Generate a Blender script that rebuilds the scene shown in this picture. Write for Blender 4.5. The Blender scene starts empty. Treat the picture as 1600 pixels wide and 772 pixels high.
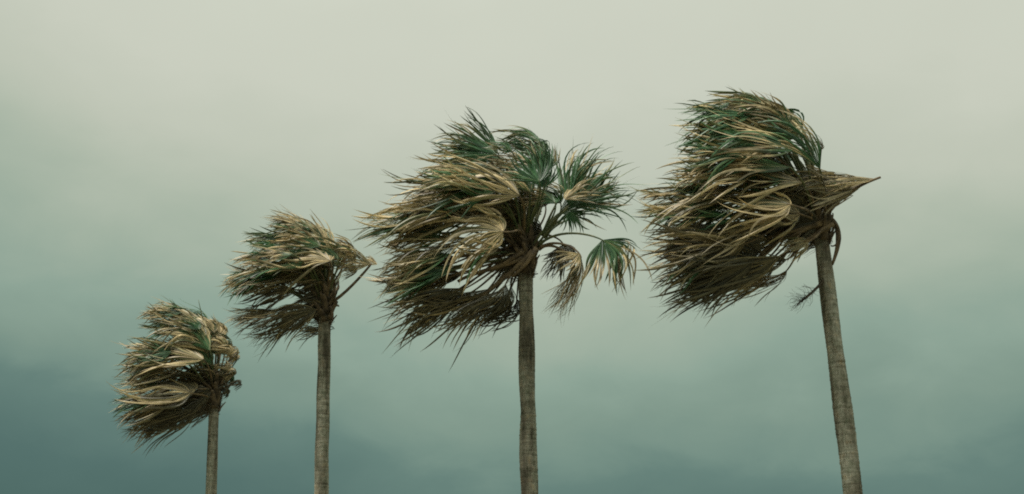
import bpy, math
import numpy as np
from mathutils import Vector

# ------------------------------------------------------------------ camera, sky, sun, exposure
SC = bpy.context.scene
COL = SC.collection
R = math.radians
W, H, FPX = 1600.0, 772.0, 2222.0           # photograph size, focal length in its pixels
PITCH = R(17.6)
CAM = np.array([0.0, 0.0, 1.6])

cd = bpy.data.cameras.new('camera')
cd.sensor_width = 36.0
cd.lens = 36.0 * FPX / W
cd.clip_start = 0.1
cd.clip_end = 20000
cam = bpy.data.objects.new('camera', cd)
cam.location = CAM
cam.rotation_euler = (math.pi / 2 + PITCH, 0, 0)
COL.objects.link(cam)
SC.camera = cam

SUN_EL, SUN_AZ = R(68), R(-115)             # azimuth measured from +Y towards +X: behind the camera, to its left

world = bpy.data.worlds.new('World')
SC.world = world
world.use_nodes = True
nt = world.node_tree
nt.nodes.clear()


def N(tree, kind, **kw):
    n = tree.nodes.new(kind)
    for k, v in kw.items():
        if k.startswith('i_'):
            n.inputs[k[2:].replace('_', ' ')].default_value = v
        else:
            setattr(n, k, v)
    return n


def ramp(tree, stops, interp='LINEAR'):
    n = tree.nodes.new('ShaderNodeValToRGB')
    n.color_ramp.interpolation = interp
    e = n.color_ramp.elements
    while len(e) < len(stops):
        e.new(0.5)
    for el, (p, c) in zip(e, stops):
        el.position = p
        el.color = tuple(c) + (1.0,) if len(c) == 3 else c
    return n


def s2l(*c):
    return tuple(((x / 255) / 12.92 if x <= 10 else ((x / 255 + 0.055) / 1.055) ** 2.4) for x in c)


def build_world():
    L = nt.links.new
    out = N(nt, 'ShaderNodeOutputWorld')
    bg = N(nt, 'ShaderNodeBackground')
    bg.inputs['Strength'].default_value = 0.1
    sky = N(nt, 'ShaderNodeTexSky', sky_type='NISHITA', sun_disc=False)
    sky.sun_elevation = SUN_EL
    sky.sun_rotation = SUN_AZ
    tc = N(nt, 'ShaderNodeTexCoord')
    sep = N(nt, 'ShaderNodeSeparateXYZ')
    L(tc.outputs['Generated'], sep.inputs[0])
    # cloud deck: storm overcast, dark teal low down, pale overhead; heavy soft banks bend the tone
    mp = N(nt, 'ShaderNodeMapping')
    mp.inputs['Scale'].default_value = (1.0, 1.0, 1.8)
    mp.inputs['Rotation'].default_value = (0.0, R(-14), 0.0)
    mp.inputs['Location'].default_value = (3.1, 0.4, 1.7)
    L(tc.outputs['Generated'], mp.inputs[0])
    n1 = N(nt, 'ShaderNodeTexNoise')
    n1.inputs['Scale'].default_value = 4.2
    n1.inputs['Detail'].default_value = 3.0
    n1.inputs['Roughness'].default_value = 0.45
    L(mp.outputs[0], n1.inputs['Vector'])
    n2 = N(nt, 'ShaderNodeTexNoise')
    n2.inputs['Scale'].default_value = 13.0
    n2.inputs['Detail'].default_value = 5.0
    n2.inputs['Roughness'].default_value = 0.55
    n2.inputs['Distortion'].default_value = 0.3
    L(mp.outputs[0], n2.inputs['Vector'])

    def madd(src, a, b):
        m = N(nt, 'ShaderNodeMath', operation='MULTIPLY_ADD')
        L(src, m.inputs[0])
        m.inputs[1].default_value = a
        m.inputs[2].default_value = b
        return m.outputs[0]

    def add(a, b):
        m = N(nt, 'ShaderNodeMath', operation='ADD')
        L(a, m.inputs[0])
        L(b, m.inputs[1])
        return m.outputs[0]
    t = add(sep.outputs['Z'], madd(n1.outputs['Fac'], SKY_BIG, -0.5 * SKY_BIG))
    t = add(t, madd(n2.outputs['Fac'], SKY_FINE, -0.5 * SKY_FINE))
    # the deck is thinner in one broad patch of the sky ahead, thicker and darker round it
    dot = N(nt, 'ShaderNodeVectorMath', operation='DOT_PRODUCT')
    L(tc.outputs['Generated'], dot.inputs[0])
    dot.inputs[1].default_value = Vector(GLOW_DIR).normalized()
    mr = N(nt, 'ShaderNodeMapRange', interpolation_type='SMOOTHERSTEP')
    mr.inputs['From Min'].default_value = 0.86
    mr.inputs['From Max'].default_value = 1.0
    mr.inputs['To Min'].default_value = -GLOW_SHIFT
    mr.inputs['To Max'].default_value = 0.0
    L(dot.outputs['Value'], mr.inputs['Value'])
    t = add(t, mr.outputs[0])
    cr = ramp(nt, SKY_STOPS, 'LINEAR')
    L(t, cr.inputs[0])
    sc_ = N(nt, 'ShaderNodeVectorMath', operation='SCALE')
    L(cr.outputs['Color'], sc_.inputs[0])
    sc_.inputs['Scale'].default_value = 10.2 * SKY_GAIN
    mx = N(nt, 'ShaderNodeMix', data_type='RGBA')
    mx.inputs['Factor'].default_value = 0.985
    L(sky.outputs[0], mx.inputs['A'])
    L(sc_.outputs[0], mx.inputs['B'])
    L(mx.outputs['Result'], bg.inputs['Color'])
    L(bg.outputs[0], out.inputs['Surface'])


EXPOSURE = 1.45                             # stops; the deck is dimmed by the same amount
SKY_GAIN = 2 ** -EXPOSURE
SKY_BIG, SKY_FINE = 0.14, 0.055
SKY_STOPS = [(0.00, s2l(68, 97, 90)), (0.07, s2l(80, 108, 101)), (0.13, s2l(99, 126, 116)), (0.15, s2l(115, 140, 127)), (0.175, s2l(126, 149, 134)),
             (0.21, s2l(140, 162, 146)), (0.254, s2l(160, 175, 157)), (0.296, s2l(176, 186, 168)), (0.34, s2l(189, 195, 178)),
             (0.40, s2l(200, 204, 188)), (0.47, s2l(203, 207, 191)), (0.64, s2l(220, 224, 209)), (1.00, s2l(246, 249, 235))]
GLOW_DIR = (0.09, 0.90, 0.38)
GLOW_SHIFT = 0.088
build_world()

sd = bpy.data.lights.new('sun', 'SUN')
sd.energy = 1.5
sd.angle = R(25)
sd.color = (1.0, 0.96, 0.86)
sun = bpy.data.objects.new('sun', sd)
sv = Vector((math.sin(SUN_AZ) * math.cos(SUN_EL), math.cos(SUN_AZ) * math.cos(SUN_EL), math.sin(SUN_EL)))
sun.rotation_euler = sv.to_track_quat('Z', 'Y').to_euler()
sun.location = (-20, -20, 40)
COL.objects.link(sun)

SC.view_settings.view_transform = 'Standard'
SC.view_settings.look = 'None'
SC.view_settings.exposure = EXPOSURE
SC.view_settings.gamma = 1.0
SC.view_settings.use_curve_mapping = False
SC.render.engine = 'CYCLES'
SC.cycles.max_bounces = 6
SC.cycles.use_denoising = False
SC.cycles.filter_width = 1.9


# ------------------------------------------------------------------ helpers
def px(x, y, D):
    """point on the upright plane at distance D seen at photograph pixel (x, y)"""
    u, v = (x - W / 2) / FPX, (H / 2 - y) / FPX
    d = np.array([u, math.cos(PITCH) - v * math.sin(PITCH), math.sin(PITCH) + v * math.cos(PITCH)])
    return CAM + d * ((D - CAM[1]) / d[1])


def nrm(v):
    return v / np.maximum(np.linalg.norm(v, axis=-1, keepdims=True), 1e-9)


def mesh(name, verts, quads, mat, attrs=None, smooth=False, tris=None):
    me = bpy.data.meshes.new(name)
    verts = np.asarray(verts, np.float32)
    quads = np.asarray(quads, np.int32).reshape(-1, 4)
    nt3 = 0 if tris is None else len(tris)
    me.vertices.add(len(verts))
    me.vertices.foreach_set('co', verts.ravel())
    nl = quads.size + nt3 * 3
    me.loops.add(nl)
    li = quads.ravel() if not nt3 else np.concatenate([quads.ravel(), np.asarray(tris, np.int32).ravel()])
    me.loops.foreach_set('vertex_index', li)
    nq = len(quads)
    me.polygons.add(nq + nt3)
    st = np.arange(nq) * 4
    if nt3:
        st = np.concatenate([st, nq * 4 + np.arange(nt3) * 3])
    me.polygons.foreach_set('loop_start', st.astype(np.int32))
    me.polygons.foreach_set('use_smooth', np.full(nq + nt3, smooth))
    for k, v in (attrs or {}).items():
        a = me.attributes.new(k, 'FLOAT', 'POINT')
        a.data.foreach_set('value', np.asarray(v, np.float32))
    me.update(calc_edges=True)
    me.validate()
    me.materials.append(mat)
    return me


def link(name, me, parent=None, **props):
    o = bpy.data.objects.new(name, me)
    COL.objects.link(o)
    if parent is not None:
        o.parent = parent
    for k, v in props.items():
        o[k] = v
    return o


def tube(pts, rad, n=8, flat=1.0, up=None):
    """closed tube along pts; rad per point; flat squeezes the section along the second axis"""
    pts = np.asarray(pts, float)
    m = len(pts)
    d = nrm(np.gradient(pts, axis=0))
    ref = np.array([0, 1.0, 0.2]) if up is None else np.asarray(up, float)
    s = nrm(np.cross(d, ref) + 1e-6)
    t = nrm(np.cross(s, d))
    th = np.arange(n) / n * 2 * math.pi
    rad = np.broadcast_to(np.asarray(rad, float), (m,))
    v = pts[:, None] + rad[:, None, None] * (np.cos(th)[None, :, None] * s[:, None] + flat * np.sin(th)[None, :, None] * t[:, None])
    v = v.reshape(-1, 3)
    i, j = np.meshgrid(np.arange(m - 1), np.arange(n), indexing='ij')
    j2 = (j + 1) % n
    q = np.stack([i * n + j, i * n + j2, (i + 1) * n + j2, (i + 1) * n + j], -1).reshape(-1, 4)
    c0, c1 = len(v), len(v) + 1
    v = np.vstack([v, pts[:1], pts[-1:]])
    k = np.arange(n)
    t0 = np.stack([np.full(n, c0), (k + 1) % n, k], -1)
    t1 = np.stack([np.full(n, c1), (m - 1) * n + k, (m - 1) * n + (k + 1) % n], -1)
    return v, q, np.vstack([t0, t1])


def merge(parts):
    vs, qs, ts, o = [], [], [], 0
    for v, q, t in parts:
        vs.append(v)
        qs.append(q + o)
        ts.append(t + o)
        o += len(v)
    return np.vstack(vs), np.vstack(qs), np.vstack(ts)


def bez(p0, p1, p2, p3, n):
    t = np.linspace(0, 1, n)[:, None]
    return (1 - t) ** 3 * p0 + 3 * t * (1 - t) ** 2 * p1 + 3 * t * t * (1 - t) * p2 + t ** 3 * p3


# ------------------------------------------------------------------ materials
def new_mat(name):
    m = bpy.data.materials.new(name)
    m.use_nodes = True
    m.node_tree.nodes.clear()
    return m, m.node_tree


def attr(t, name):
    n = t.nodes.new('ShaderNodeAttribute')
    n.attribute_name = name
    return n.outputs['Fac']


def leaf_material():
    m, t = new_mat('palm_leaf')
    L = t.links.new
    out = N(t, 'ShaderNodeOutputMaterial')
    cr = ramp(t, [(0.0, (0.028, 0.092, 0.036)), (0.30, (0.058, 0.145, 0.054)), (0.46, (0.15, 0.155, 0.066)),
                  (0.58, (0.60, 0.465, 0.250)), (0.72, (0.31, 0.255, 0.138)), (0.84, (0.125, 0.113, 0.068)), (1.0, (0.064, 0.060, 0.041))])
    L(attr(t, 'dry'), cr.inputs[0])
    tc = N(t, 'ShaderNodeTexCoord')
    no = N(t, 'ShaderNodeTexNoise')
    no.inputs['Scale'].default_value = 7.0
    no.inputs['Detail'].default_value = 3.0
    L(tc.outputs['Object'], no.inputs['Vector'])
    # uneven bleaching and age from segment to segment
    ad = N(t, 'ShaderNodeMath', operation='ADD')
    L(attr(t, 'rnd'), ad.inputs[0])
    L(no.outputs['Fac'], ad.inputs[1])
    mr = N(t, 'ShaderNodeMapRange')
    mr.inputs['From Min'].default_value = 0.2
    mr.inputs['From Max'].default_value = 1.8
    mr.inputs['To Min'].default_value = 0.22
    mr.inputs['To Max'].default_value = 1.75
    L(ad.outputs[0], mr.inputs['Value'])
    sc_ = N(t, 'ShaderNodeVectorMath', operation='SCALE')
    L(cr.outputs['Color'], sc_.inputs[0])
    L(mr.outputs[0], sc_.inputs['Scale'])
    p = N(t, 'ShaderNodeBsdfPrincipled')
    L(sc_.outputs[0], p.inputs['Base Color'])
    p.inputs['Roughness'].default_value = 0.46
    p.inputs['Specular IOR Level'].default_value = 0.45
    tr = N(t, 'ShaderNodeBsdfTranslucent')
    L(sc_.outputs[0], tr.inputs['Color'])
    mx = N(t, 'ShaderNodeMixShader')
    mx.inputs[0].default_value = 0.07
    L(p.outputs[0], mx.inputs[1])
    L(tr.outputs[0], mx.inputs[2])
    L(mx.outputs[0], out.inputs['Surface'])
    return m


def stalk_material(name, c0, c1, rough=0.6):
    m, t = new_mat(name)
    L = t.links.new
    out = N(t, 'ShaderNodeOutputMaterial')
    tc = N(t, 'ShaderNodeTexCoord')
    no = N(t, 'ShaderNodeTexNoise')
    no.inputs['Scale'].default_value = 5.0
    no.inputs['Detail'].default_value = 6.0
    L(tc.outputs['Object'], no.inputs['Vector'])
    cr = ramp(t, [(0.35, c0), (0.68, c1)])
    L(no.outputs['Fac'], cr.inputs[0])
    p = N(t, 'ShaderNodeBsdfPrincipled')
    p.inputs['Roughness'].default_value = rough
    p.inputs['Specular IOR Level'].default_value = 0.3
    L(cr.outputs['Color'], p.inputs['Base Color'])
    b = N(t, 'ShaderNodeBump')
    b.inputs['Strength'].default_value = 0.4
    b.inputs['Distance'].default_value = 0.01
    L(no.outputs['Fac'], b.inputs['Height'])
    L(b.outputs[0], p.inputs['Normal'])
    L(p.outputs[0], out.inputs['Surface'])
    return m


def bark_material():
    m, t = new_mat('palm_bark')
    L = t.links.new
    out = N(t, 'ShaderNodeOutputMaterial')
    tc = N(t, 'ShaderNodeTexCoord')
    oi = N(t, 'ShaderNodeObjectInfo')
    ofs = N(t, 'ShaderNodeVectorMath', operation='ADD')
    L(tc.outputs['Object'], ofs.inputs[0])
    L(oi.outputs['Location'], ofs.inputs[1])

    def noise(scale, detail, mapping, rough=0.55):
        mp = N(t, 'ShaderNodeMapping')
        mp.inputs['Scale'].default_value = mapping
        L(ofs.outputs[0], mp.inputs[0])
        n = N(t, 'ShaderNodeTexNoise')
        n.inputs['Scale'].default_value = scale
        n.inputs['Detail'].default_value = detail
        n.inputs['Roughness'].default_value = rough
        L(mp.outputs[0], n.inputs['Vector'])
        return n.outputs['Fac']
    stain = noise(2.0, 4, (1.5, 1.5, 0.22))          # long vertical weather stains
    rings = noise(3.0, 5, (0.5, 0.5, 7.0), 0.65)     # leaf-scar rings
    crack = noise(20.0, 5, (2.2, 2.2, 0.35), 0.6)    # fine upright cracks
    blotch = noise(7.0, 6, (1, 1, 0.8), 0.65)
    c1 = ramp(t, [(0.36, (0.122, 0.114, 0.092)), (0.48, (0.26, 0.252, 0.212)), (0.62, (0.40, 0.405, 0.355))])
    L(stain, c1.inputs[0])
    c2 = ramp(t, [(0.30, (0.50, 0.47, 0.43)), (0.46, (0.90, 0.88, 0.85)), (0.72, (1.15, 1.13, 1.08))])
    L(rings, c2.inputs[0])
    c3 = ramp(t, [(0.34, (0.66, 0.63, 0.59)), (0.58, (1.08, 1.08, 1.08))])
    L(crack, c3.inputs[0])
    c4 = ramp(t, [(0.32, (0.55, 0.60, 0.52)), (0.55, (1.05, 1.03, 1.0)), (0.72, (1.25, 1.08, 0.86))])
    L(blotch, c4.inputs[0])
    cur = c1.outputs['Color']
    for c in (c2, c3, c4):
        mx = N(t, 'ShaderNodeMix', data_type='RGBA', blend_type='MULTIPLY')
        mx.inputs['Factor'].default_value = 1.0
        L(cur, mx.inputs['A'])
        L(c.outputs['Color'], mx.inputs['B'])
        cur = mx.outputs['Result']
    p = N(t, 'ShaderNodeBsdfPrincipled')
    p.inputs['Roughness'].default_value = 0.9
    p.inputs['Specular IOR Level'].default_value = 0.15
    L(cur, p.inputs['Base Color'])
    ad = N(t, 'ShaderNodeMath', operation='ADD')
    L(rings, ad.inputs[0])
    L(crack, ad.inputs[1])
    b = N(t, 'ShaderNodeBump')
    b.inputs['Strength'].default_value = 0.5
    b.inputs['Distance'].default_value = 0.025
    L(ad.outputs[0], b.inputs['Height'])
    L(b.outputs[0], p.inputs['Normal'])
    L(p.outputs[0], out.inputs['Surface'])
    return m


def ground_material():
    m, t = new_mat('sandy_ground')
    L = t.links.new
    out = N(t, 'ShaderNodeOutputMaterial')
    tc = N(t, 'ShaderNodeTexCoord')
    no = N(t, 'ShaderNodeTexNoise')
    no.inputs['Scale'].default_value = 0.35
    no.inputs['Detail'].default_value = 9.0
    L(tc.outputs['Object'], no.inputs['Vector'])
    cr = ramp(t, [(0.38, (0.045, 0.06, 0.025)), (0.52, (0.10, 0.095, 0.05)), (0.66, (0.24, 0.20, 0.14))])
    L(no.outputs['Fac'], cr.inputs[0])
    p = N(t, 'ShaderNodeBsdfPrincipled')
    p.inputs['Roughness'].default_value = 0.95
    L(cr.outputs['Color'], p.inputs['Base Color'])
    L(p.outputs[0], out.inputs['Surface'])
    return m


LEAF = leaf_material()
STALK_GREEN = stalk_material('stalk_green', (0.055, 0.085, 0.035), (0.15, 0.15, 0.065))
STALK_DRY = stalk_material('stalk_dry', (0.085, 0.062, 0.038), (0.24, 0.17, 0.09))
HUSK = stalk_material('leaf_base_husk', (0.045, 0.035, 0.024), (0.20, 0.145, 0.085), 0.85)
FIBRE = stalk_material('fibre', (0.035, 0.028, 0.02), (0.11, 0.085, 0.055), 0.9)
BARK = bark_material()


# ------------------------------------------------------------------ a fan leaf blown by the wind
def fan_blade(rng, hub, a, b, w, Lm, spread, dry, nseg=34, kb=0.55, sag=0.05, cup=-0.25, open_=0.22, tipdry=0.35, wmax=0.104, ruf=1.0):
    """pleated blade: segments leave the hub as a fan in the plane (a, b) and are bent into the wind w"""
    NS = 15
    n = nrm(np.cross(a, b))
    if n[2] < 0:
        n = -n
    nfil = max(3, nseg // 9)
    th = np.linspace(-spread, spread, nseg)
    dth = th[1] - th[0]
    th = th + rng.uniform(-0.3, 0.3, nseg) * dth
    thin = np.ones(nseg)
    # loose threads between the segments
    th = np.concatenate([th, rng.uniform(-spread, spread, nfil)])
    thin = np.concatenate([thin, np.full(nfil, 0.16)])
    M = len(th)
    ln = Lm * (0.70 + 0.30 * np.cos(th * 0.75)) * rng.uniform(0.66, 1.08, M)
    ln = np.where(thin < 1, ln * rng.uniform(0.85, 1.15, M), ln)
    broken = rng.random(M) < 0.12
    ln = np.where(broken, ln * rng.uniform(0.45, 0.75, M), ln)
    # neighbouring segments stick together and blow in tufts
    u = th / spread
    ncl = int(rng.integers(7, 12))
    edges = np.sort(rng.uniform(-1, 1, ncl - 1))
    cid = np.searchsorted(edges, u)
    uc = np.array([u[cid == k].mean() if np.any(cid == k) else 0.0 for k in range(ncl)])[cid]
    co = rng.normal(0, 1, (ncl, 3))[cid]
    c1, c2 = co[:, 0], co[:, 1]
    tuft = u - uc
    d0 = nrm(np.cos(th)[:, None] * a + np.sin(th)[:, None] * b + cup * n * (0.4 + np.abs(np.sin(th)))[:, None])
    side = nrm(b - w * np.dot(b, w) + 1e-5)
    oth = nrm(np.cross(w, side))
    jit = rng.normal(0, 1, (M, 2)) * np.where(rng.random(M) < 0.08, 2.3, 1.0)[:, None]     # a few stray segments
    wi = nrm(w + side * (open_ * u + ruf * (0.17 * c1 + 0.075 * jit[:, 0]) - 0.45 * tuft)[:, None] + oth * (ruf * (0.18 * c2 + 0.09 * jit[:, 1]))[:, None])
    kbi = kb * rng.uniform(0.8, 1.25, M) * np.clip(1 + 0.15 * c1, 0.6, 1.5)
    s = np.linspace(0, 1, NS)
    pos = np.zeros((M, NS, 3))
    D = np.zeros((M, NS, 3))
    fl_a = rng.normal(0, 0.24 * ruf, (M, 2)) * np.where(thin < 1, 1.8, 1.0)[:, None]
    fl_p = rng.uniform(0, 6.28, (M, 2))
    # free ends curl, partly together with their tuft
    cur = ruf * (rng.normal(0, 0.40, (M, 2)) + rng.normal(0, 0.33, (ncl, 2))[cid])
    cur[:, 1] -= 0.10 * np.sign(oth[2]) * ruf
    flip = np.clip(-(d0 @ w), 0, 1)
    p = hub + d0 * 0.02 + rng.normal(0, 0.004, (M, 3))
    for k in range(NS):
        q = np.clip((s[k] - 0.04) / kbi, 0, 1)
        K = (q * q * (3 - 2 * q) * 0.97)[:, None]
        d = (1 - K) * d0 + K * wi + (4 * K * (1 - K)) * (0.35 + 0.45 * flip)[:, None] * n * (0.3 + flip)[:, None]
        d = d + np.array([0, 0, -1.0]) * (sag * s[k] ** 2)
        am = s[k] ** 1.3
        d = d + side * (fl_a[:, 0] * am * np.sin(5 * s[k] + fl_p[:, 0]))[:, None] + oth * (fl_a[:, 1] * am * np.sin(5 * s[k] + fl_p[:, 1]))[:, None]
        ce = np.clip((s[k] - 0.42) / 0.58, 0, 1) ** 1.4
        d = d + (side * cur[:, 0:1] + oth * cur[:, 1:2]) * ce
        d = nrm(d)
        D[:, k] = d
        pos[:, k] = p
        p = p + d * (ln / (NS - 1))[:, None]
    tan = -np.sin(th)[:, None] * a + np.cos(th)[:, None] * b
    wv = tan[:, None, :] - D * np.sum(tan[:, None, :] * D, -1, keepdims=True)
    wv = nrm(wv)
    nn = np.cross(D, wv)
    tw = (rng.normal(0, 0.95, M)[:, None] * s[None] ** 1.4)[..., None]
    wv, nn = np.cos(tw) * wv + np.sin(tw) * nn, np.cos(tw) * nn - np.sin(tw) * wv
    r = s[None] * ln[:, None]
    width = np.minimum(abs(dth) * r * 1.15 + 0.006, wmax)
    split = 0.46
    tp = np.where(s < split, 1.0, np.interp(s, [split, split + 0.14, 0.84, 1.0], [1.0, 0.74, 0.42, 0.0]))
    width = width * tp[None] * thin[:, None] * rng.uniform(0.85, 1.15, M)[:, None]
    width = np.maximum(width, 0.0022)
    fold = (rng.uniform(0.18, 0.42, M))[:, None, None]
    e0 = pos - wv * (width / 2)[..., None]
    e1 = pos + nn * width[..., None] * fold
    e2 = pos + wv * (width / 2)[..., None]
    V = np.stack([e0, e1, e2], 2).reshape(-1, 3)            # M, NS, 3
    i, k, c = np.meshgrid(np.arange(M), np.arange(NS - 1), np.arange(2), indexing='ij')
    base = i * NS * 3 + k * 3 + c
    Q = np.stack([base, base + 1, base + 4, base + 3], -1).reshape(-1, 4)
    seg = rng.normal(0, 0.09, M) + 0.07 * co[:, 2]
    dr = dry + tipdry * np.clip((s[None] - 0.30) / 0.35, 0, 1) * (0.55 + 0.45 * np.sign(c2 + 0.4))[:, None] + seg[:, None]
    if dry > 0.5:
        dr = dry + seg[:, None] + 0.0 * s[None]
    dr = np.clip(dr, 0.0, 1.0)
    if dry <= 0.5:
        dr = np.minimum(dr, 0.72)
    rn = np.broadcast_to(np.clip(0.75 * rng.random(M) + 0.1 + 0.2 * co[:, 2], 0, 1)[:, None], (M, NS))
    at = {'dry': np.repeat(dr.reshape(-1), 3), 'rnd': np.repeat(rn.reshape(-1), 3)}
    return V, Q, at


UP = np.array([0, 0, 1.0])
BACK = np.array([0, 1.0, 0])


def idir(deg, depth=0.0):
    v = np.array([math.cos(R(deg)), 0, math.sin(R(deg))]) - BACK * depth
    return v / np.linalg.norm(v)


class Palm:
    def __init__(self, label, D, top, bottom, seed, ppm):
        """top, bottom: trunk axis at crown foot and at the frame's lower edge, in pixels"""
        self.rng = np.random.default_rng(seed)
        self.seed = seed
        self.D, self.ppm = D, ppm
        t, b = px(top[0], top[1], D), px(bottom[0], bottom[1], D)
        slope = (t - b) / (t[2] - b[2])
        base = b - slope * b[2] * 0.8
        base[2] = 0
        self.base, self.low, self.top = base, b, t
        self.root = link('palm_tree', None, label=label, category='palm tree', group='wind-blown palms in a row')
        self.root.location = base
        self.root.empty_display_size = 0.5
        self.n_frond = 0

    def P(self, x, y, dz=0.0):
        return px(x, y, self.D - dz) - self.base

    def trunk(self, r_top, r_low, flare=1.5, tophead=0.9):
        """ringed trunk from the ground up into the crown"""
        rng = self.rng
        t, b = self.top - self.base, self.low - self.base
        up = nrm(t - b)
        head = t + up * tophead
        # axis: gentle curve through ground, frame edge, crown foot
        zs = np.linspace(-0.25, head[2], 520)
        ax = np.zeros((len(zs), 3))
        ax[:, 2] = zs
        for k in (0, 1):
            ax[:, k] = np.interp(zs, [-0.25, 0, b[2] * 0.55, b[2], t[2], head[2]],
                                 [0, 0, b[k] * 0.47, b[k], t[k], head[k]])
        kern = np.hanning(61)
        kern /= kern.sum()
        for k in (0, 1):
            pad = np.concatenate([np.full(30, ax[0, k]), ax[:, k], ax[-1, k] + (ax[-1, k] - ax[-2, k]) * np.arange(1, 31)])
            ax[:, k] = np.convolve(pad, kern, 'valid')
        h = zs / t[2]
        rad = np.interp(h, [0, 0.05, 0.25, b[2] / t[2], 1.0, 1.2], [r_low * flare, r_low * flare * 0.9, r_low * 1.06, r_low, r_top, r_top * 0.9])
        # rings of old leaf scars, uneven spacing
        z = 0.0
        ring = np.zeros_like(zs)
        while z < head[2]:
            wdt = rng.uniform(0.05, 0.13)
            m = (zs >= z) & (zs < z + wdt)
            ring[m] = (1 - (zs[m] - z) / wdt) * rng.choice([0.002, 0.004, 0.008, 0.013])
            z += wdt
        nth = 40
        th = np.arange(nth) / nth * 2 * math.pi
        zz, tt = np.meshgrid(zs, th, indexing='ij')
        wob = np.zeros_like(zz)
        for _ in range(14):
            f = rng.integers(1, 7)
            wob += rng.normal(0, 0.0028) * np.cos(f * tt + rng.uniform(0, 6.28) + rng.uniform(0.4, 4) * zz)
        wob += rng.normal(0, 0.0022, zz.shape)
        rr = rad[:, None] + ring[:, None] * (0.6 + 0.4 * np.cos(2 * tt + zz)) + wob
        V = np.stack([ax[:, 0:1] + rr * np.cos(tt), ax[:, 1:2] + rr * np.sin(tt), zz], -1).reshape(-1, 3)
        i, j = np.meshgrid(np.arange(len(zs) - 1), np.arange(nth), indexing='ij')
        j2 = (j + 1) % nth
        Q = np.stack([i * nth + j, i * nth + j2, (i + 1) * nth + j2, (i + 1) * nth + j], -1).reshape(-1, 4)
        c = len(V)
        V = np.vstack([V, [ax[-1] + [0, 0, 0.05]]])
        k = np.arange(nth)
        T = np.stack([np.full(nth, c), (len(zs) - 1) * nth + k, (len(zs) - 1) * nth + (k + 1) % nth], -1)
        self.trunk_obj = link('trunk', mesh('trunk', V, Q, BARK, smooth=True, tris=T), self.root)
        self.head, self.r_top, self.updir = head, r_top, up
        self.crown_len = tophead

    def husks(self, n, lo, hi, rmul=1.0, lean=0.35):
        """old split leaf bases clasping the crown foot"""
        rng = self.rng
        for k in range(n):
            f = (k + rng.uniform(0, 0.8)) / n
            th = k * 2.39996 + rng.uniform(-0.3, 0.3)
            t = self.top - self.base
            c = t + self.updir * (lo + (hi - lo) * f)
            out = np.array([math.cos(th), math.sin(th), 0])
            ln = rng.uniform(0.28, 0.55)
            r = self.r_top * rmul * (0.98 + 0.16 * math.sin(min(f, 0.7) * 2.2))
            p0 = c + out * (r - 0.03)
            p1 = p0 + UP * ln * 0.4 + out * 0.06
            p2 = p0 + UP * ln * 0.75 + out * (0.10 + lean * 0.3) + np.array([-0.05, 0, 0])
            p3 = p0 + UP * ln * rng.uniform(0.8, 1.05) + out * (0.12 + lean * rng.uniform(0.2, 0.8)) + np.array([-0.12, 0, 0])
            pts = bez(p0, p1, p2, p3, 8)
            wd = np.interp(np.linspace(0, 1, 8), [0, 0.3, 1], [0.125, 0.085, 0.035]) * rng.uniform(0.8, 1.15)
            v, q, tr = tube(pts, wd, 8, 0.35, up=np.cross(out, UP) * 0.0 + out)
            link('leaf_base', mesh('leaf_base', v, q, HUSK, smooth=True, tris=tr), self.trunk_obj)

    def fibres(self, n, lo, hi, reach=0.5):
        rng = self.rng
        parts = []
        t = self.top - self.base
        for k in range(n):
            th = rng.uniform(0, 6.28)
            out = np.array([math.cos(th), math.sin(th), 0])
            p0 = t + self.updir * rng.uniform(lo, hi) + out * self.r_top * rng.uniform(0.8, 1.2)
            l = rng.uniform(0.15, reach)
            p1 = p0 + out * l * 0.5 + UP * rng.uniform(-0.2, 0.4) * l
            p2 = p1 + np.array([-0.5, 0, 0]) * l + rng.normal(0, 0.15, 3) * l
            p3 = p2 + np.array([-0.6, 0, -0.4]) * l + rng.normal(0, 0.3, 3) * l
            parts.append(tube(bez(p0, p1, p2, p3, 7), np.linspace(0.009, 0.002, 7) * rng.uniform(0.6, 1.4), 3))
        v, q, tr = merge(parts)
        link('fibre', mesh('fibre', v, q, FIBRE, tris=tr), self.trunk_obj, kind='stuff')

    def frond(self, hx, hy, dz, a0, a1, Lpx, spread=75, dry=0.6, tilt=35, ad=None, wd=None, kb=0.55, org=None, stalk=True,
              nseg=34, sag=0.05, open_=0.22, cup=-0.25, bow=0.25, tipdry=0.35, r0=0.032, wmax=0.104, ruf=1.0):
        rng = self.rng
        hub = self.P(hx, hy, dz)
        ad = rng.uniform(-0.25, 0.35) if ad is None else ad
        wd = rng.uniform(-0.15, 0.15) if wd is None else wd
        a = idir(a0, ad)
        perp = np.array([-math.sin(R(a0)), 0, math.cos(R(a0))])
        # upper face turned to the light, except for old hanging leaves that show their underside
        sg = (1.0 if math.cos(R(a0)) > 0 else -1.0) * (1.0 if dry < 0.8 else -1.0)
        bb = math.cos(R(tilt)) * perp + sg * math.sin(R(tilt)) * BACK
        b = nrm(bb - a * np.dot(a, bb))
        w = idir(a1, wd)
        V, Q, at = fan_blade(rng, hub, a, b, w, Lpx / self.ppm, R(spread), dry, nseg, kb, sag, cup, open_, tipdry, wmax, ruf)
        fr = link('frond', mesh('frond', V, Q, LEAF, at), self.root)
        self.n_frond += 1
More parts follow.
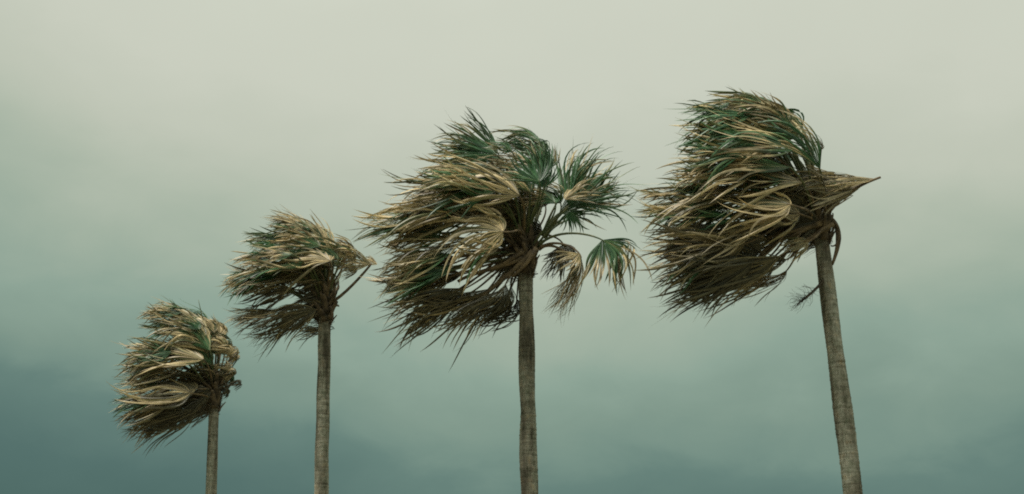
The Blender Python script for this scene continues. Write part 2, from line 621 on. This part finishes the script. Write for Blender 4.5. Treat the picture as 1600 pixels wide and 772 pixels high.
        if stalk:
            t = self.top - self.base
            if org is None:
                o = t + self.updir * rng.uniform(0.25, 1.0) * self.crown_len
            else:
                o = self.P(org[0], org[1], 0)
            dirh = nrm(hub - o)
            o = o + np.array([dirh[0], dirh[1], 0]) * self.r_top * 0.6
            dist = np.linalg.norm(hub - o)
            if a0 > 188 and bow == 0.25:
                bow = 0.05
            p1 = o + nrm(dirh + UP * bow * 2) * dist * 0.38
            p2 = hub - nrm(a + dirh * 0.6) * dist * 0.28
            tip = hub + a * 0.10
            pts = np.vstack([bez(o, p1, p2, hub, 14), tip[None]])
            rad = np.concatenate([np.interp(np.linspace(0, 1, 14), [0, 0.15, 1], [r0 * 1.9, r0 * 1.1, r0 * 0.55]), [0.006]])
            v, q, tr = tube(pts, rad, 7, 0.6)
            link('stalk', mesh('stalk', v, q, STALK_DRY if dry > 0.55 else STALK_GREEN, smooth=True, tris=tr), fr)
        return fr

    def fronds(self, rows, copies=1, jit=9, back=0.7):
        """rows of measured fronds; each is backed by further leaves of the same whorl deeper in the crown"""
        rng = self.rng
        for ri, r in enumerate(rows):
            rng = self.rng = np.random.default_rng([self.seed, ri])
            r = dict(zip(('hx', 'hy', 'dz', 'a0', 'a1', 'Lpx', 'spread', 'dry', 'tilt'), r[:9]), **(r[9] if len(r) > 9 else {}))
            nc = r.pop('copies', copies)
            keep = r.pop('keep', False)
            if not keep and 0.53 < r['dry'] < 0.67 and 'tipdry' not in r and rng.random() < 0.72:
                r['dry'], r['tipdry'] = rng.uniform(0.14, 0.34), rng.uniform(0.34, 0.46)      # still green at the heart, bleached outside
            if not keep and r['Lpx'] > 60 and r.get('kb', 0.5) < 0.9 and 168 < r['a1'] < 215:
                r['Lpx'] *= 1.09
                if r['a1'] > 198 and 0.6 < r['dry'] < 0.82:
                    r['dry'] += 0.09                                       # old leaves low in the crown are grey and weathered
                r['a1'] -= 5 if r['a1'] > 196 else 0
                if r['dry'] >= 0.8 and r['a1'] > 190:
                    r['spread'] *= 0.68
                if r['a0'] > 140 and r['tilt'] < 60:
                    r['tilt'] += 16
                if r['a1'] < 198 and nc == 1 and r['Lpx'] > 75:
                    nc = 2
            self.frond(**r)
            for ci in range(nc):
                q = dict(r)
                if ci == 0 and not keep and r['dry'] < 0.8 and r['Lpx'] > 70 and r.get('kb', 0.5) < 0.9:
                    # a shorter leaf lying over the outer part of the first, like shingles
                    f = rng.uniform(0.12, 0.42) * r['Lpx']
                    q['hx'] += math.cos(R(r['a1'])) * f + rng.normal(0, jit * 0.5)
                    q['hy'] += -math.sin(R(r['a1'])) * f * 0.8 + rng.normal(0, jit) - 3
                    q['dz'] += rng.uniform(-0.15, 0.35)
                    q['Lpx'] = r['Lpx'] * rng.uniform(0.72, 0.9)
                    q['a1'] += rng.normal(0, 5)
                else:
                    q['hx'] += rng.normal(0, jit) + 6
                    q['hy'] += rng.normal(0, jit * 0.8) + 3
                    q['dz'] -= rng.uniform(0.25, 1.0) * back + ci * 0.9
                q['a0'] += rng.normal(0, 14)
                q['a1'] += rng.normal(0, 5)
                q['Lpx'] *= rng.uniform(0.62, 0.9)
                if not keep and q['dry'] < 0.75 and rng.random() < 0.75:
                    q['dry'], q['tipdry'] = rng.uniform(0.06, 0.34), rng.uniform(0.15, 0.42)
                q['dry'] = float(np.clip(q['dry'] + rng.normal(0, 0.08), 0.05, 0.95))
                q['tilt'] += rng.normal(0, 20)
                q.pop('ad', None)
                self.frond(**q)


# ------------------------------------------------------------------ ground (below the frame)
def build_ground():
    n = 60
    g = np.linspace(-1, 1, n)
    g = np.sign(g) * np.abs(g) ** 3 * 4000
    x, y = np.meshgrid(g, g, indexing='ij')
    d = np.hypot(x, y)
    z = -0.02 + 0.12 * np.sin(x * 0.021) * np.cos(y * 0.017) * np.clip((d - 60) / 100, 0, 1) * 4
    V = np.stack([x, y + 30, z], -1).reshape(-1, 3)
    i, j = np.meshgrid(np.arange(n - 1), np.arange(n - 1), indexing='ij')
    Q = np.stack([i * n + j, (i + 1) * n + j, (i + 1) * n + j + 1, i * n + j + 1], -1).reshape(-1, 4)
    link('ground', mesh('ground', V, Q, ground_material(), smooth=True), kind='structure')


build_ground()


def twig(palm, pts, n, seed, length, r0=0.02, wind=(-0.8, 0, -0.2)):
    """spent flower stalk: a dark stem with a haze of bare thin branchlets"""
    rng = np.random.default_rng(seed)
    pts = np.asarray(pts)
    m = len(pts)
    parts = [tube(pts, np.linspace(r0, r0 * 0.45, m), 6)]
    wind = np.asarray(wind)
    for k in range(n):
        i = rng.uniform(0.25, 1.0) * (m - 1)
        p = pts[int(i)] + (pts[min(int(i) + 1, m - 1)] - pts[int(i)]) * (i % 1)
        d = nrm(rng.normal(0, 1, 3) + wind)
        c = [p]
        for _ in range(6):
            d = nrm(d + rng.normal(0, 0.35, 3) + wind * 0.15)
            c.append(c[-1] + d * length / 6 * rng.uniform(0.6, 1.2))
        parts.append(tube(np.array(c), np.linspace(0.005, 0.0018, 7), 3))
    v, q, t = merge(parts)
    link('flower_stalk', mesh('flower_stalk', v, q, FIBRE, tris=t), palm.root)


# ------------------------------------------------------------------ the four palms (measured from right to left)
# frond rows: hub x, hub y, nearness, first direction, wind direction, length, fan half-angle, dryness, tilt
def palm_right():
    p = Palm('largest palm at the far right, trunk leaning left, one dead frond jutting right', 30.0, (1284, 378), (1333, 772), 41, 73.0)
    p.trunk(0.166, 0.203, tophead=1.1)
    p.husks(34, -0.05, 0.8, 1.12)
    p.fibres(220, -0.1, 1.0, 0.55)
    rows = [
        # crest, folded over the top
        (1255, 210, -0.2, 138, 179, 165, 34, 0.56, 40, dict(kb=0.4, copies=0, ruf=0.7)),
        (1236, 180, -0.4, 150, 186, 140, 42, 0.58, 45, dict(copies=1, kb=0.4, ruf=0.7)),
        (1222, 166, 0.0, 155, 188, 130, 50, 0.52, 45, dict(ruf=0.7)),
        (1281, 264, 0.7, 122, 163, 150, 34, 0.22, 15, dict(kb=0.8, tipdry=0.45, copies=1)),
        (1255, 215, 0.5, 130, 176, 130, 60, 0.35, 30, dict(tipdry=0.5)),
        # green combs on the windward-top left
        (1175, 175, 0.4, 180, 190, 125, 60, 0.12, 45, dict(tipdry=0.15)),
        (1160, 195, 0.6, 178, 196, 115, 60, 0.18, 40, dict(tipdry=0.2)),
        (1185, 200, 0.2, 175, 192, 130, 60, 0.3, 45),
        # pale dry layers
        (1245, 232, 0.9, 150, 184, 165, 62, 0.60, 40),
        (1235, 262, 1.1, 150, 186, 160, 65, 0.62, 40),
        (1200, 240, 0.9, 165, 190, 140, 62, 0.60, 40),
        (1180, 270, 1.0, 165, 194, 140, 60, 0.62, 42),
        (1255, 285, 0.8, 150, 190, 160, 60, 0.66, 45),
        # long middle layer to the far left
        (1150, 300, 0.6, 175, 198, 150, 58, 0.66, 45),
        (1130, 315, 0.3, 180, 200, 135, 58, 0.64, 45),
        (1185, 300, 0.2, 170, 197, 170, 58, 0.68, 50),
        (1120, 320, 0.5, 185, 200, 120, 60, 0.42, 40),
        # clear hub in the middle of the crown
        (1236, 320, 1.3, 165, 190, 150, 85, 0.62, 35, dict(kb=0.35, keep=True, ruf=1.4)),
        (1190, 345, 0.8, 180, 196, 150, 60, 0.68, 40),
        (1150, 365, 0.9, 185, 200, 150, 60, 0.70, 40),
        (1140, 375, 0.4, 190, 202, 145, 58, 0.74, 40),
        (1165, 380, 0.9, 190, 202, 160, 62, 0.72, 35),
        (1130, 390, 0.6, 190, 203, 130, 60, 0.64, 35),
        # hanging lowest layer
        (1218, 400, 0.6, 200, 198, 165, 50, 0.84, 35, dict(kb=0.35, sag=0.03)),
        (1208, 410, 0.2, 198, 196, 160, 42, 0.90, 40, dict(kb=0.35, sag=0.03)),
        (1180, 408, 0.7, 195, 201, 160, 55, 0.78, 35, dict(sag=0.03)),
        (1150, 427, 0.3, 198, 200, 120, 42, 0.86, 45, dict(sag=0.03)),
        (1200, 375, 0.2, 200, 204, 150, 60, 0.85, 40),
        (1240, 350, 0.0, 180, 198, 150, 60, 0.85, 40),
        (1278, 345, 0.3, 190, 200, 95, 60, 0.92, 30, dict(kb=0.5, copies=2, keep=True)),
        (1262, 330, 0.2, 170, 196, 100, 60, 0.90, 30, dict(kb=0.5, copies=2, keep=True)),
        (1285, 310, 0.2, 120, 192, 90, 65, 0.88, 30, dict(kb=0.5, copies=1, keep=True)),
        # small pale tuft beside the trunk
        (1263, 377, 0.6, 190, 207, 52, 70, 0.62, 25, dict(kb=0.4, nseg=34, copies=0, keep=True, org=(1300, 347))),
        # dead frond turned inside out, streaming back from the right
        (1366, 282, 0.3, 186, 190, 165, 15, 0.64, 30, dict(kb=0.3, copies=1, keep=True, stalk=False, open_=0.10, cup=-0.05, sag=0.10, ruf=0.75)),
        (1350, 285, 0.1, 189, 193, 150, 20, 0.72, 40, dict(kb=0.3, copies=1, keep=True, stalk=False, open_=0.10, cup=-0.05, sag=0.14, ruf=0.95)),
        (1318, 303, 0.3, 30, 196, 120, 55, 0.70, 35, dict(kb=0.10, copies=1, keep=True)),
        (1296, 285, 0.2, 80, 180, 60, 60, 0.70, 40, dict(kb=0.35, nseg=36, copies=1)),
        (1283, 235, -0.2, 80, 165, 34, 40, 0.9, 50, dict(nseg=20, copies=0)),
        (1290, 320, 0.4, 120, 195, 120, 60, 0.80, 40),
    ]
    p.fronds(rows, copies=1)
    # bare hanging leaf stalk right of the crown foot
    a = [p.P(*q) for q in ((1296, 340, .1), (1306, 350, .1), (1311, 372, .1), (1306, 392, .1), (1300, 414, .1))]
    pts = bez(np.array(a[0]), np.array(a[1]) + [0.06, 0, 0], np.array(a[2]) + [0.08, 0, 0], np.array(a[4]), 16)
    v, q, t = tube(pts, np.interp(np.linspace(0, 1, 16), [0, .6, 1], [.05, .065, .03]), 7, 0.4)
    link('stalk', mesh('stalk', v, q, HUSK, smooth=True, tris=t), p.root)
    pts = bez(p.P(1300, 345, .2), p.P(1318, 352, .2), p.P(1312, 390, .2), p.P(1298, 384, .2), 14)
    v, q, t = tube(pts, np.linspace(.03, .015, 14), 6, 0.5)
    link('stalk', mesh('stalk', v, q, HUSK, smooth=True, tris=t), p.root)
    for o, h in (((1300, 338), (1215, 378)), ((1302, 350), (1240, 385)), ((1296, 345), (1200, 372))):
        pts = bez(p.P(*o, .25), p.P(o[0] - 25, o[1] + 12, .35), p.P(h[0] + 30, h[1] - 12, .4), p.P(*h, .3), 14)
        v, q, t = tube(pts, np.linspace(.06, .03, 14), 7, 0.5)
        link('stalk', mesh('stalk', v, q, STALK_DRY, smooth=True, tris=t), p.root)
    pts = bez(p.P(1296, 330, .2), p.P(1320, 300, .3), p.P(1345, 288, .35), p.P(1376, 277, .35), 14)
    v, q, t = tube(pts, np.linspace(.05, .026, 14), 7, 0.6)
    link('stalk', mesh('stalk', v, q, STALK_DRY, smooth=True, tris=t), p.root)
    st = bez(p.P(1289, 436, .12), p.P(1272, 456, .30), p.P(1256, 468, .4), p.P(1249, 473, .4), 10)
    twig(p, st, 60, 7, 0.42, 0.035)


def palm_middle():
    p = Palm('second palm from the right, two loose fronds drooping on thin stalks right of its trunk', 33.0, (821, 428), (827, 772), 52, 66.5)
    p.trunk(0.170, 0.196, tophead=1.1)
    p.husks(34, -0.08, 0.8, 1.08)
    p.fibres(240, -0.15, 1.0, 0.6)
    rows = [
        # green head
        (776, 242, 0.3, 158, 174, 118, 46, 0.16, 25, dict(kb=0.9, tipdry=0.35)),
        (790, 250, 0.0, 145, 178, 125, 55, 0.22, 35, dict(kb=0.8)),
        (765, 258, 0.5, 165, 186, 120, 50, 0.25, 35),
        (846, 262, -0.3, 100, 172, 105, 40, 0.2, 40, dict(kb=0.95, tipdry=0.3)),
        (842, 222, -0.4, 116, 182, 84, 48, 0.24, 45, dict(kb=0.5, tipdry=0.3)),
        (843, 284, 1.3, 112, 130, 70, 66, 0.20, 10, dict(kb=1.4, tipdry=0.06, copies=1, keep=True, cup=-0.1)),
        (846, 268, 0.3, 105, 140, 62, 60, 0.22, 25, dict(kb=1.0, tipdry=0.3, copies=1, keep=True)),
        (830, 262, 0.4, 130, 178, 85, 60, 0.5, 35),
        # pale dry layers on the left
        (812, 306, 1.1, 140, 176, 140, 62, 0.61, 40, dict(kb=0.5, ruf=1.4)),
        (790, 285, 0.8, 150, 180, 140, 58, 0.58, 40),
        (760, 290, 0.7, 165, 190, 140, 60, 0.60, 40),
        (730, 300, 0.5, 170, 195, 130, 60, 0.60, 40),
        (720, 322, 0.7, 170, 197, 135, 60, 0.60, 38),
        (700, 335, 0.4, 175, 200, 120, 60, 0.62, 42),
        (690, 350, 0.2, 180, 200, 115, 55, 0.45, 42),
        (745, 330, 0.2, 170, 195, 140, 60, 0.70, 45),
        (770, 322, 0.3, 165, 190, 140, 60, 0.74, 45),
        # clear fan in the middle
        (786, 362, 1.5, 172, 188, 128, 95, 0.63, 14, dict(kb=0.55, copies=0, keep=True, ruf=1.3, open_=0.32, org=(822, 380), bow=0.5, nseg=48)),
        (740, 370, 0.6, 180, 194, 130, 45, 0.74, 40, dict(copies=0)),
        (710, 385, 0.7, 185, 200, 125, 60, 0.66, 38),
        (708, 416, 0.7, 185, 200, 132, 52, 0.66, 35),
        (690, 405, 0.3, 185, 200, 105, 58, 0.72, 40),
        (706, 430, 0.4, 190, 205, 125, 58, 0.68, 35),
        (694, 424, 0.2, 195, 204, 105, 55, 0.80, 40),
        # lower hanging mass
        (728, 450, 0.6, 205, 213, 145, 50, 0.81, 35, dict(org=(815, 400))),
        (716, 455, 0.2, 210, 211, 120, 50, 0.85, 40),
        (764, 452, 0.4, 215, 211, 130, 55, 0.88, 35, dict(org=(818, 405))),
        (790, 444, 0.5, 255, 207, 105, 60, 0.92, 30, dict(kb=0.5, sag=0.04, org=(822, 405))),
        (798, 446, 0.1, 265, 208, 100, 55, 0.92, 40, dict(kb=0.5, sag=0.04)),
        (755, 459, 0.1, 215, 207, 95, 50, 0.90, 45),
        (800, 330, 0.4, 140, 190, 110, 60, 0.76, 40),
        (815, 345, 0.3, 120, 195, 110, 65, 0.84, 45),
        (828, 300, 0.6, 100, 185, 70, 65, 0.6, 40),
        (818, 402, 0.2, 205, 218, 60, 40, 0.93, 30, dict(kb=0.5, copies=1, keep=True)),
        (822, 360, 0.2, 140, 200, 80, 65, 0.92, 30, dict(kb=0.5, copies=2, keep=True)),
        (835, 325, 0.0, 90, 190, 70, 65, 0.90, 30, dict(kb=0.5, copies=2, keep=True)),
        # windward side, right of the trunk
        (889, 322, 0.3, 56, 60, 138, 50, 0.14, 20, dict(kb=1.5, tipdry=0.2, copies=2, keep=True, sag=0.3, org=(845, 368), cup=0.05, nseg=30, ruf=1.4, wmax=0.075)),
        (888, 322, 0.0, 20, 355, 122, 42, 0.14, 25, dict(kb=1.2, tipdry=0.25, wmax=0.07, nseg=26, copies=2, keep=True, sag=0.3, org=(848, 370), cup=0.05, ruf=1.4)),
        (890, 330, 0.2, 300, 290, 42, 80, 0.2, 15, dict(kb=1.4, tipdry=0.1, copies=0, stalk=False, nseg=26, ruf=1.4)),
        (882, 312, 0.5, 50, 15, 66, 55, 0.58, 35, dict(kb=0.9, copies=1, wmax=0.055, keep=True, stalk=False, nseg=26, ruf=1.5)),
        (868, 318, 0.5, 120, 185, 62, 60, 0.62, 30, dict(kb=0.6, nseg=40)),
        (941, 375, 0.6, 304, 258, 98, 80, 0.20, 12, dict(kb=1.0, tipdry=0.42, keep=True, copies=0, org=(832, 388), bow=0.55, sag=0.5)),
        (944, 377, 0.4, 335, 242, 108, 40, 0.40, 20, dict(kb=0.8, copies=0, keep=True, stalk=False, sag=0.3, nseg=24)),
        (908, 402, 0.5, 256, 236, 114, 24, 0.76, 45, dict(kb=0.6, copies=1, keep=True, open_=0.1, ruf=0.7, org=(836, 390), bow=0.5, nseg=44)),
        (905, 396, 0.5, 215, 205, 50, 70, 0.45, 25, dict(kb=0.7, copies=0, stalk=False, nseg=26)),
        (872, 388, -0.2, 285, 232, 62, 70, 0.95, 30, dict(kb=0.8, copies=1, nseg=44)),
    ]
    p.fronds(rows, copies=1)
    for o, h in (((838, 388), (800, 432)), ((832, 392), (745, 470)), ((822, 386), (775, 420)), ((818, 400), (715, 440))):
        pts = bez(p.P(*o, .3), p.P(o[0] - 8, o[1] + 12, .42), p.P(h[0] + 22, h[1] - 16, .45), p.P(*h, .4), 14)
        v, q, t = tube(pts, np.linspace(.075, .035, 14), 7, 0.5)
        link('stalk', mesh('stalk', v, q, STALK_DRY, smooth=True, tris=t), p.root)


def palm_second():
    p = Palm('palm second from the left, pale frond folded back on a bare stalk at its right', 38.5, (507, 505), (502, 772), 63, 57.0)
    p.trunk(0.163, 0.196, tophead=1.0)
    p.husks(30, -0.05, 0.8, 1.1)
    p.fibres(200, -0.1, 0.95, 0.55)
    rows = [
        (508, 378, -0.2, 132, 170, 90, 42, 0.56, 35, dict(kb=0.6, copies=1)),
        (492, 358, 0.0, 145, 174, 72, 58, 0.55, 40),
        (475, 354, 0.2, 155, 180, 62, 58, 0.5, 35),
        (515, 400, 0.4, 118, 160, 92, 50, 0.30, 25, dict(kb=1.0, tipdry=0.5)),
        (470, 385, 0.3, 150, 190, 88, 55, 0.12, 30, dict(tipdry=0.25)),
        (445, 370, 0.1, 165, 195, 70, 60, 0.15, 40, dict(tipdry=0.3)),
        (430, 395, 0.2, 180, 205, 70, 60, 0.35, 40),
        (500, 385, 0.6, 140, 195, 85, 60, 0.6, 35),
        (516, 408, 0.9, 135, 192, 110, 70, 0.62, 40, dict(kb=0.5, keep=True, ruf=1.4)),
        (480, 410, 0.8, 155, 200, 100, 62, 0.61, 35),
        (450, 412, 0.6, 165, 205, 98, 60, 0.62, 40),
        (440, 425, 0.4, 175, 205, 92, 60, 0.66, 40),
        (470, 430, 0.3, 170, 205, 110, 60, 0.7, 45),
        (420, 430, 0.2, 185, 207, 78, 55, 0.62, 40),
        (500, 425, 0.5, 160, 200, 100, 62, 0.76, 40),
        (528, 405, 0.5, 110, 190, 75, 60, 0.66, 40),
        (460, 452, 0.2, 185, 207, 95, 55, 0.84, 40),
        (510, 440, 0.2, 150, 200, 80, 60, 0.86, 45),
        # windward, folded back
        (579, 413, 0.2, 168, 172, 58, 42, 0.62, 15, dict(kb=0.9, copies=1, keep=True, stalk=False, open_=0.4, cup=0.0, ruf=1.3)),
        (556, 410, 0.3, 150, 168, 52, 60, 0.62, 15, dict(kb=0.6, copies=1, keep=True, stalk=False, open_=0.5)),
        (540, 404, 0.4, 95, 168, 60, 80, 0.6, 20, dict(kb=0.55, open_=0.4)),
        # lower
        (442, 480, 0.3, 190, 197, 96, 28, 0.78, 55, dict(copies=1, keep=True, ruf=0.8)),
        (428, 486, 0.1, 192, 196, 78, 26, 0.82, 55, dict(copies=1, keep=True, ruf=0.8)),
        (478, 486, 0.4, 200, 206, 112, 28, 0.84, 50, dict(copies=1, keep=True, ruf=0.8)),
        (462, 500, 0.2, 204, 204, 92, 24, 0.86, 50, dict(copies=1, keep=True, ruf=0.8)),
        (494, 484, 0.3, 205, 206, 84, 45, 0.88, 40, dict(copies=1, keep=True)),
        (508, 478, 0.2, 185, 200, 60, 60, 0.93, 30, dict(kb=0.5, copies=2, keep=True)),
        (512, 455, 0.2, 150, 198, 62, 65, 0.92, 30, dict(kb=0.5, copies=2, keep=True)),
        (500, 516, 0.0, 185, 192, 46, 34, 0.80, 20, dict(copies=1, keep=True, nseg=26, stalk=False)),
    ]
    p.fronds(rows, copies=1, jit=7)
    for o, h in (((518, 485), (527, 471)), ((515, 478), (470, 478)), ((517, 472), (580, 412))):
        pts = bez(p.P(*o, .1), p.P(o[0] + (h[0] - o[0]) * .3, o[1] - 6, .2), p.P(h[0], h[1] + 2, .2), p.P(*h, .2), 10)
        v, q, t = tube(pts, np.linspace(.05, .03, 10), 7, 0.5)
        link('stalk', mesh('stalk', v, q, HUSK, smooth=True, tris=t), p.root)
    pts = bez(p.P(516, 478, .25), p.P(522, 490, .3), p.P(520, 505, .3), p.P(517, 503, .3), 10)
    v, q, t = tube(pts, np.linspace(.04, .02, 10), 7, 0.5)
    link('stalk', mesh('stalk', v, q, HUSK, smooth=True, tris=t), p.root)


def palm_left():
    p = Palm('smallest and lowest palm, at the far left, its crown streaming left', 47.0, (334, 640), (330, 772), 74, 46.0)
    p.trunk(0.160, 0.186, tophead=1.05)
    p.husks(24, -0.1, 0.95, 1.15)
    p.fibres(260, -0.15, 1.0, 0.6)
    rows = [
        (318, 506, -0.2, 142, 173, 88, 40, 0.55, 35, dict(kb=0.5, copies=1)),
        (300, 491, 0.0, 158, 177, 78, 45, 0.56, 40),
        (285, 488, 0.3, 163, 182, 65, 55, 0.58, 40),
        (328, 548, 0.7, 122, 162, 78, 36, 0.2, 20, dict(kb=1.0, tipdry=0.45)),
        (322, 525, 0.6, 130, 172, 70, 55, 0.45, 30),
        (285, 515, 0.2, 170, 190, 65, 55, 0.16, 40, dict(tipdry=0.25)),
        (310, 520, 0.5, 150, 186, 80, 60, 0.56, 40),
        (318, 562, 1.0, 150, 178, 120, 62, 0.62, 48, dict(kb=0.5, keep=True, ruf=1.5)),
        (295, 550, 0.9, 160, 184, 100, 60, 0.60, 35),
        (270, 550, 0.6, 170, 186, 88, 60, 0.60, 40),
        (265, 562, 0.4, 175, 190, 82, 58, 0.64, 40),
        (290, 575, 0.3, 170, 192, 95, 58, 0.74, 45),
        (265, 590, 0.0, 180, 195, 80, 55, 0.30, 45),
        (330, 570, 0.4, 120, 190, 80, 60, 0.62, 40),
        # windward, folded back
        (334, 520, 0.1, 118, 165, 50, 70, 0.62, 15, dict(kb=0.6, open_=0.4, copies=2, keep=True)),
        (342, 525, 0.0, 100, 168, 46, 80, 0.60, 15, dict(kb=0.6, open_=0.5, copies=2, keep=True)),
        (352, 545, 0.2, 95, 178, 46, 85, 0.60, 12, dict(kb=0.5, open_=0.5, keep=True, copies=2)),
        (361, 556, 0.3, 75, 190, 46, 90, 0.64, 12, dict(kb=0.45, open_=0.6, keep=True)),
        (356, 580, 0.3, 70, 200, 42, 85, 0.70, 15, dict(kb=0.5, open_=0.5)),
        # lower
        (298, 614, 1.0, 165, 187, 122, 75, 0.70, 45, dict(kb=0.4, keep=True, ruf=1.5)),
        (275, 620, 0.6, 180, 196, 95, 60, 0.72, 38),
        (265, 633, 0.5, 190, 202, 85, 58, 0.78, 38),
        (290, 625, 0.4, 190, 202, 100, 58, 0.82, 40),
        (285, 643, 0.2, 205, 206, 88, 50, 0.88, 38),
        (310, 638, 0.3, 210, 205, 85, 50, 0.90, 38),
        (265, 653, 0.2, 205, 205, 78, 50, 0.84, 40),
        (305, 625, 0.2, 190, 200, 85, 60, 0.90, 40),
        (325, 600, 0.2, 150, 195, 75, 65, 0.88, 45),
        (330, 612, 0.3, 200, 205, 62, 60, 0.93, 30, dict(kb=0.5, copies=2, keep=True)),
        (322, 628, 0.2, 215, 205, 60, 50, 0.95, 30, dict(kb=0.5, copies=2, keep=True)),
        (338, 590, 0.3, 160, 200, 58, 70, 0.90, 30, dict(kb=0.5, copies=2, keep=True)),
        (350, 590, 0.2, 60, 215, 36, 80, 0.9, 30, dict(kb=0.4, copies=2, keep=True)),
        (352, 606, 0.2, 10, 215, 24, 80, 0.95, 30, dict(kb=0.4, nseg=30, copies=1)),
    ]
    p.fronds(rows, copies=1, jit=6)
    # unopened spear leaf
    pts = bez(p.P(326, 540, .2), p.P(322, 515, .2), p.P(314, 490, .2), p.P(310, 468, .2), 12)
    v, q, t = tube(pts, np.linspace(.045, .006, 12), 7, 0.6)
    link('spear_leaf', mesh('spear_leaf', v, q, STALK_GREEN, smooth=True, tris=t), p.root)


palm_right()
palm_middle()
palm_second()
palm_left()
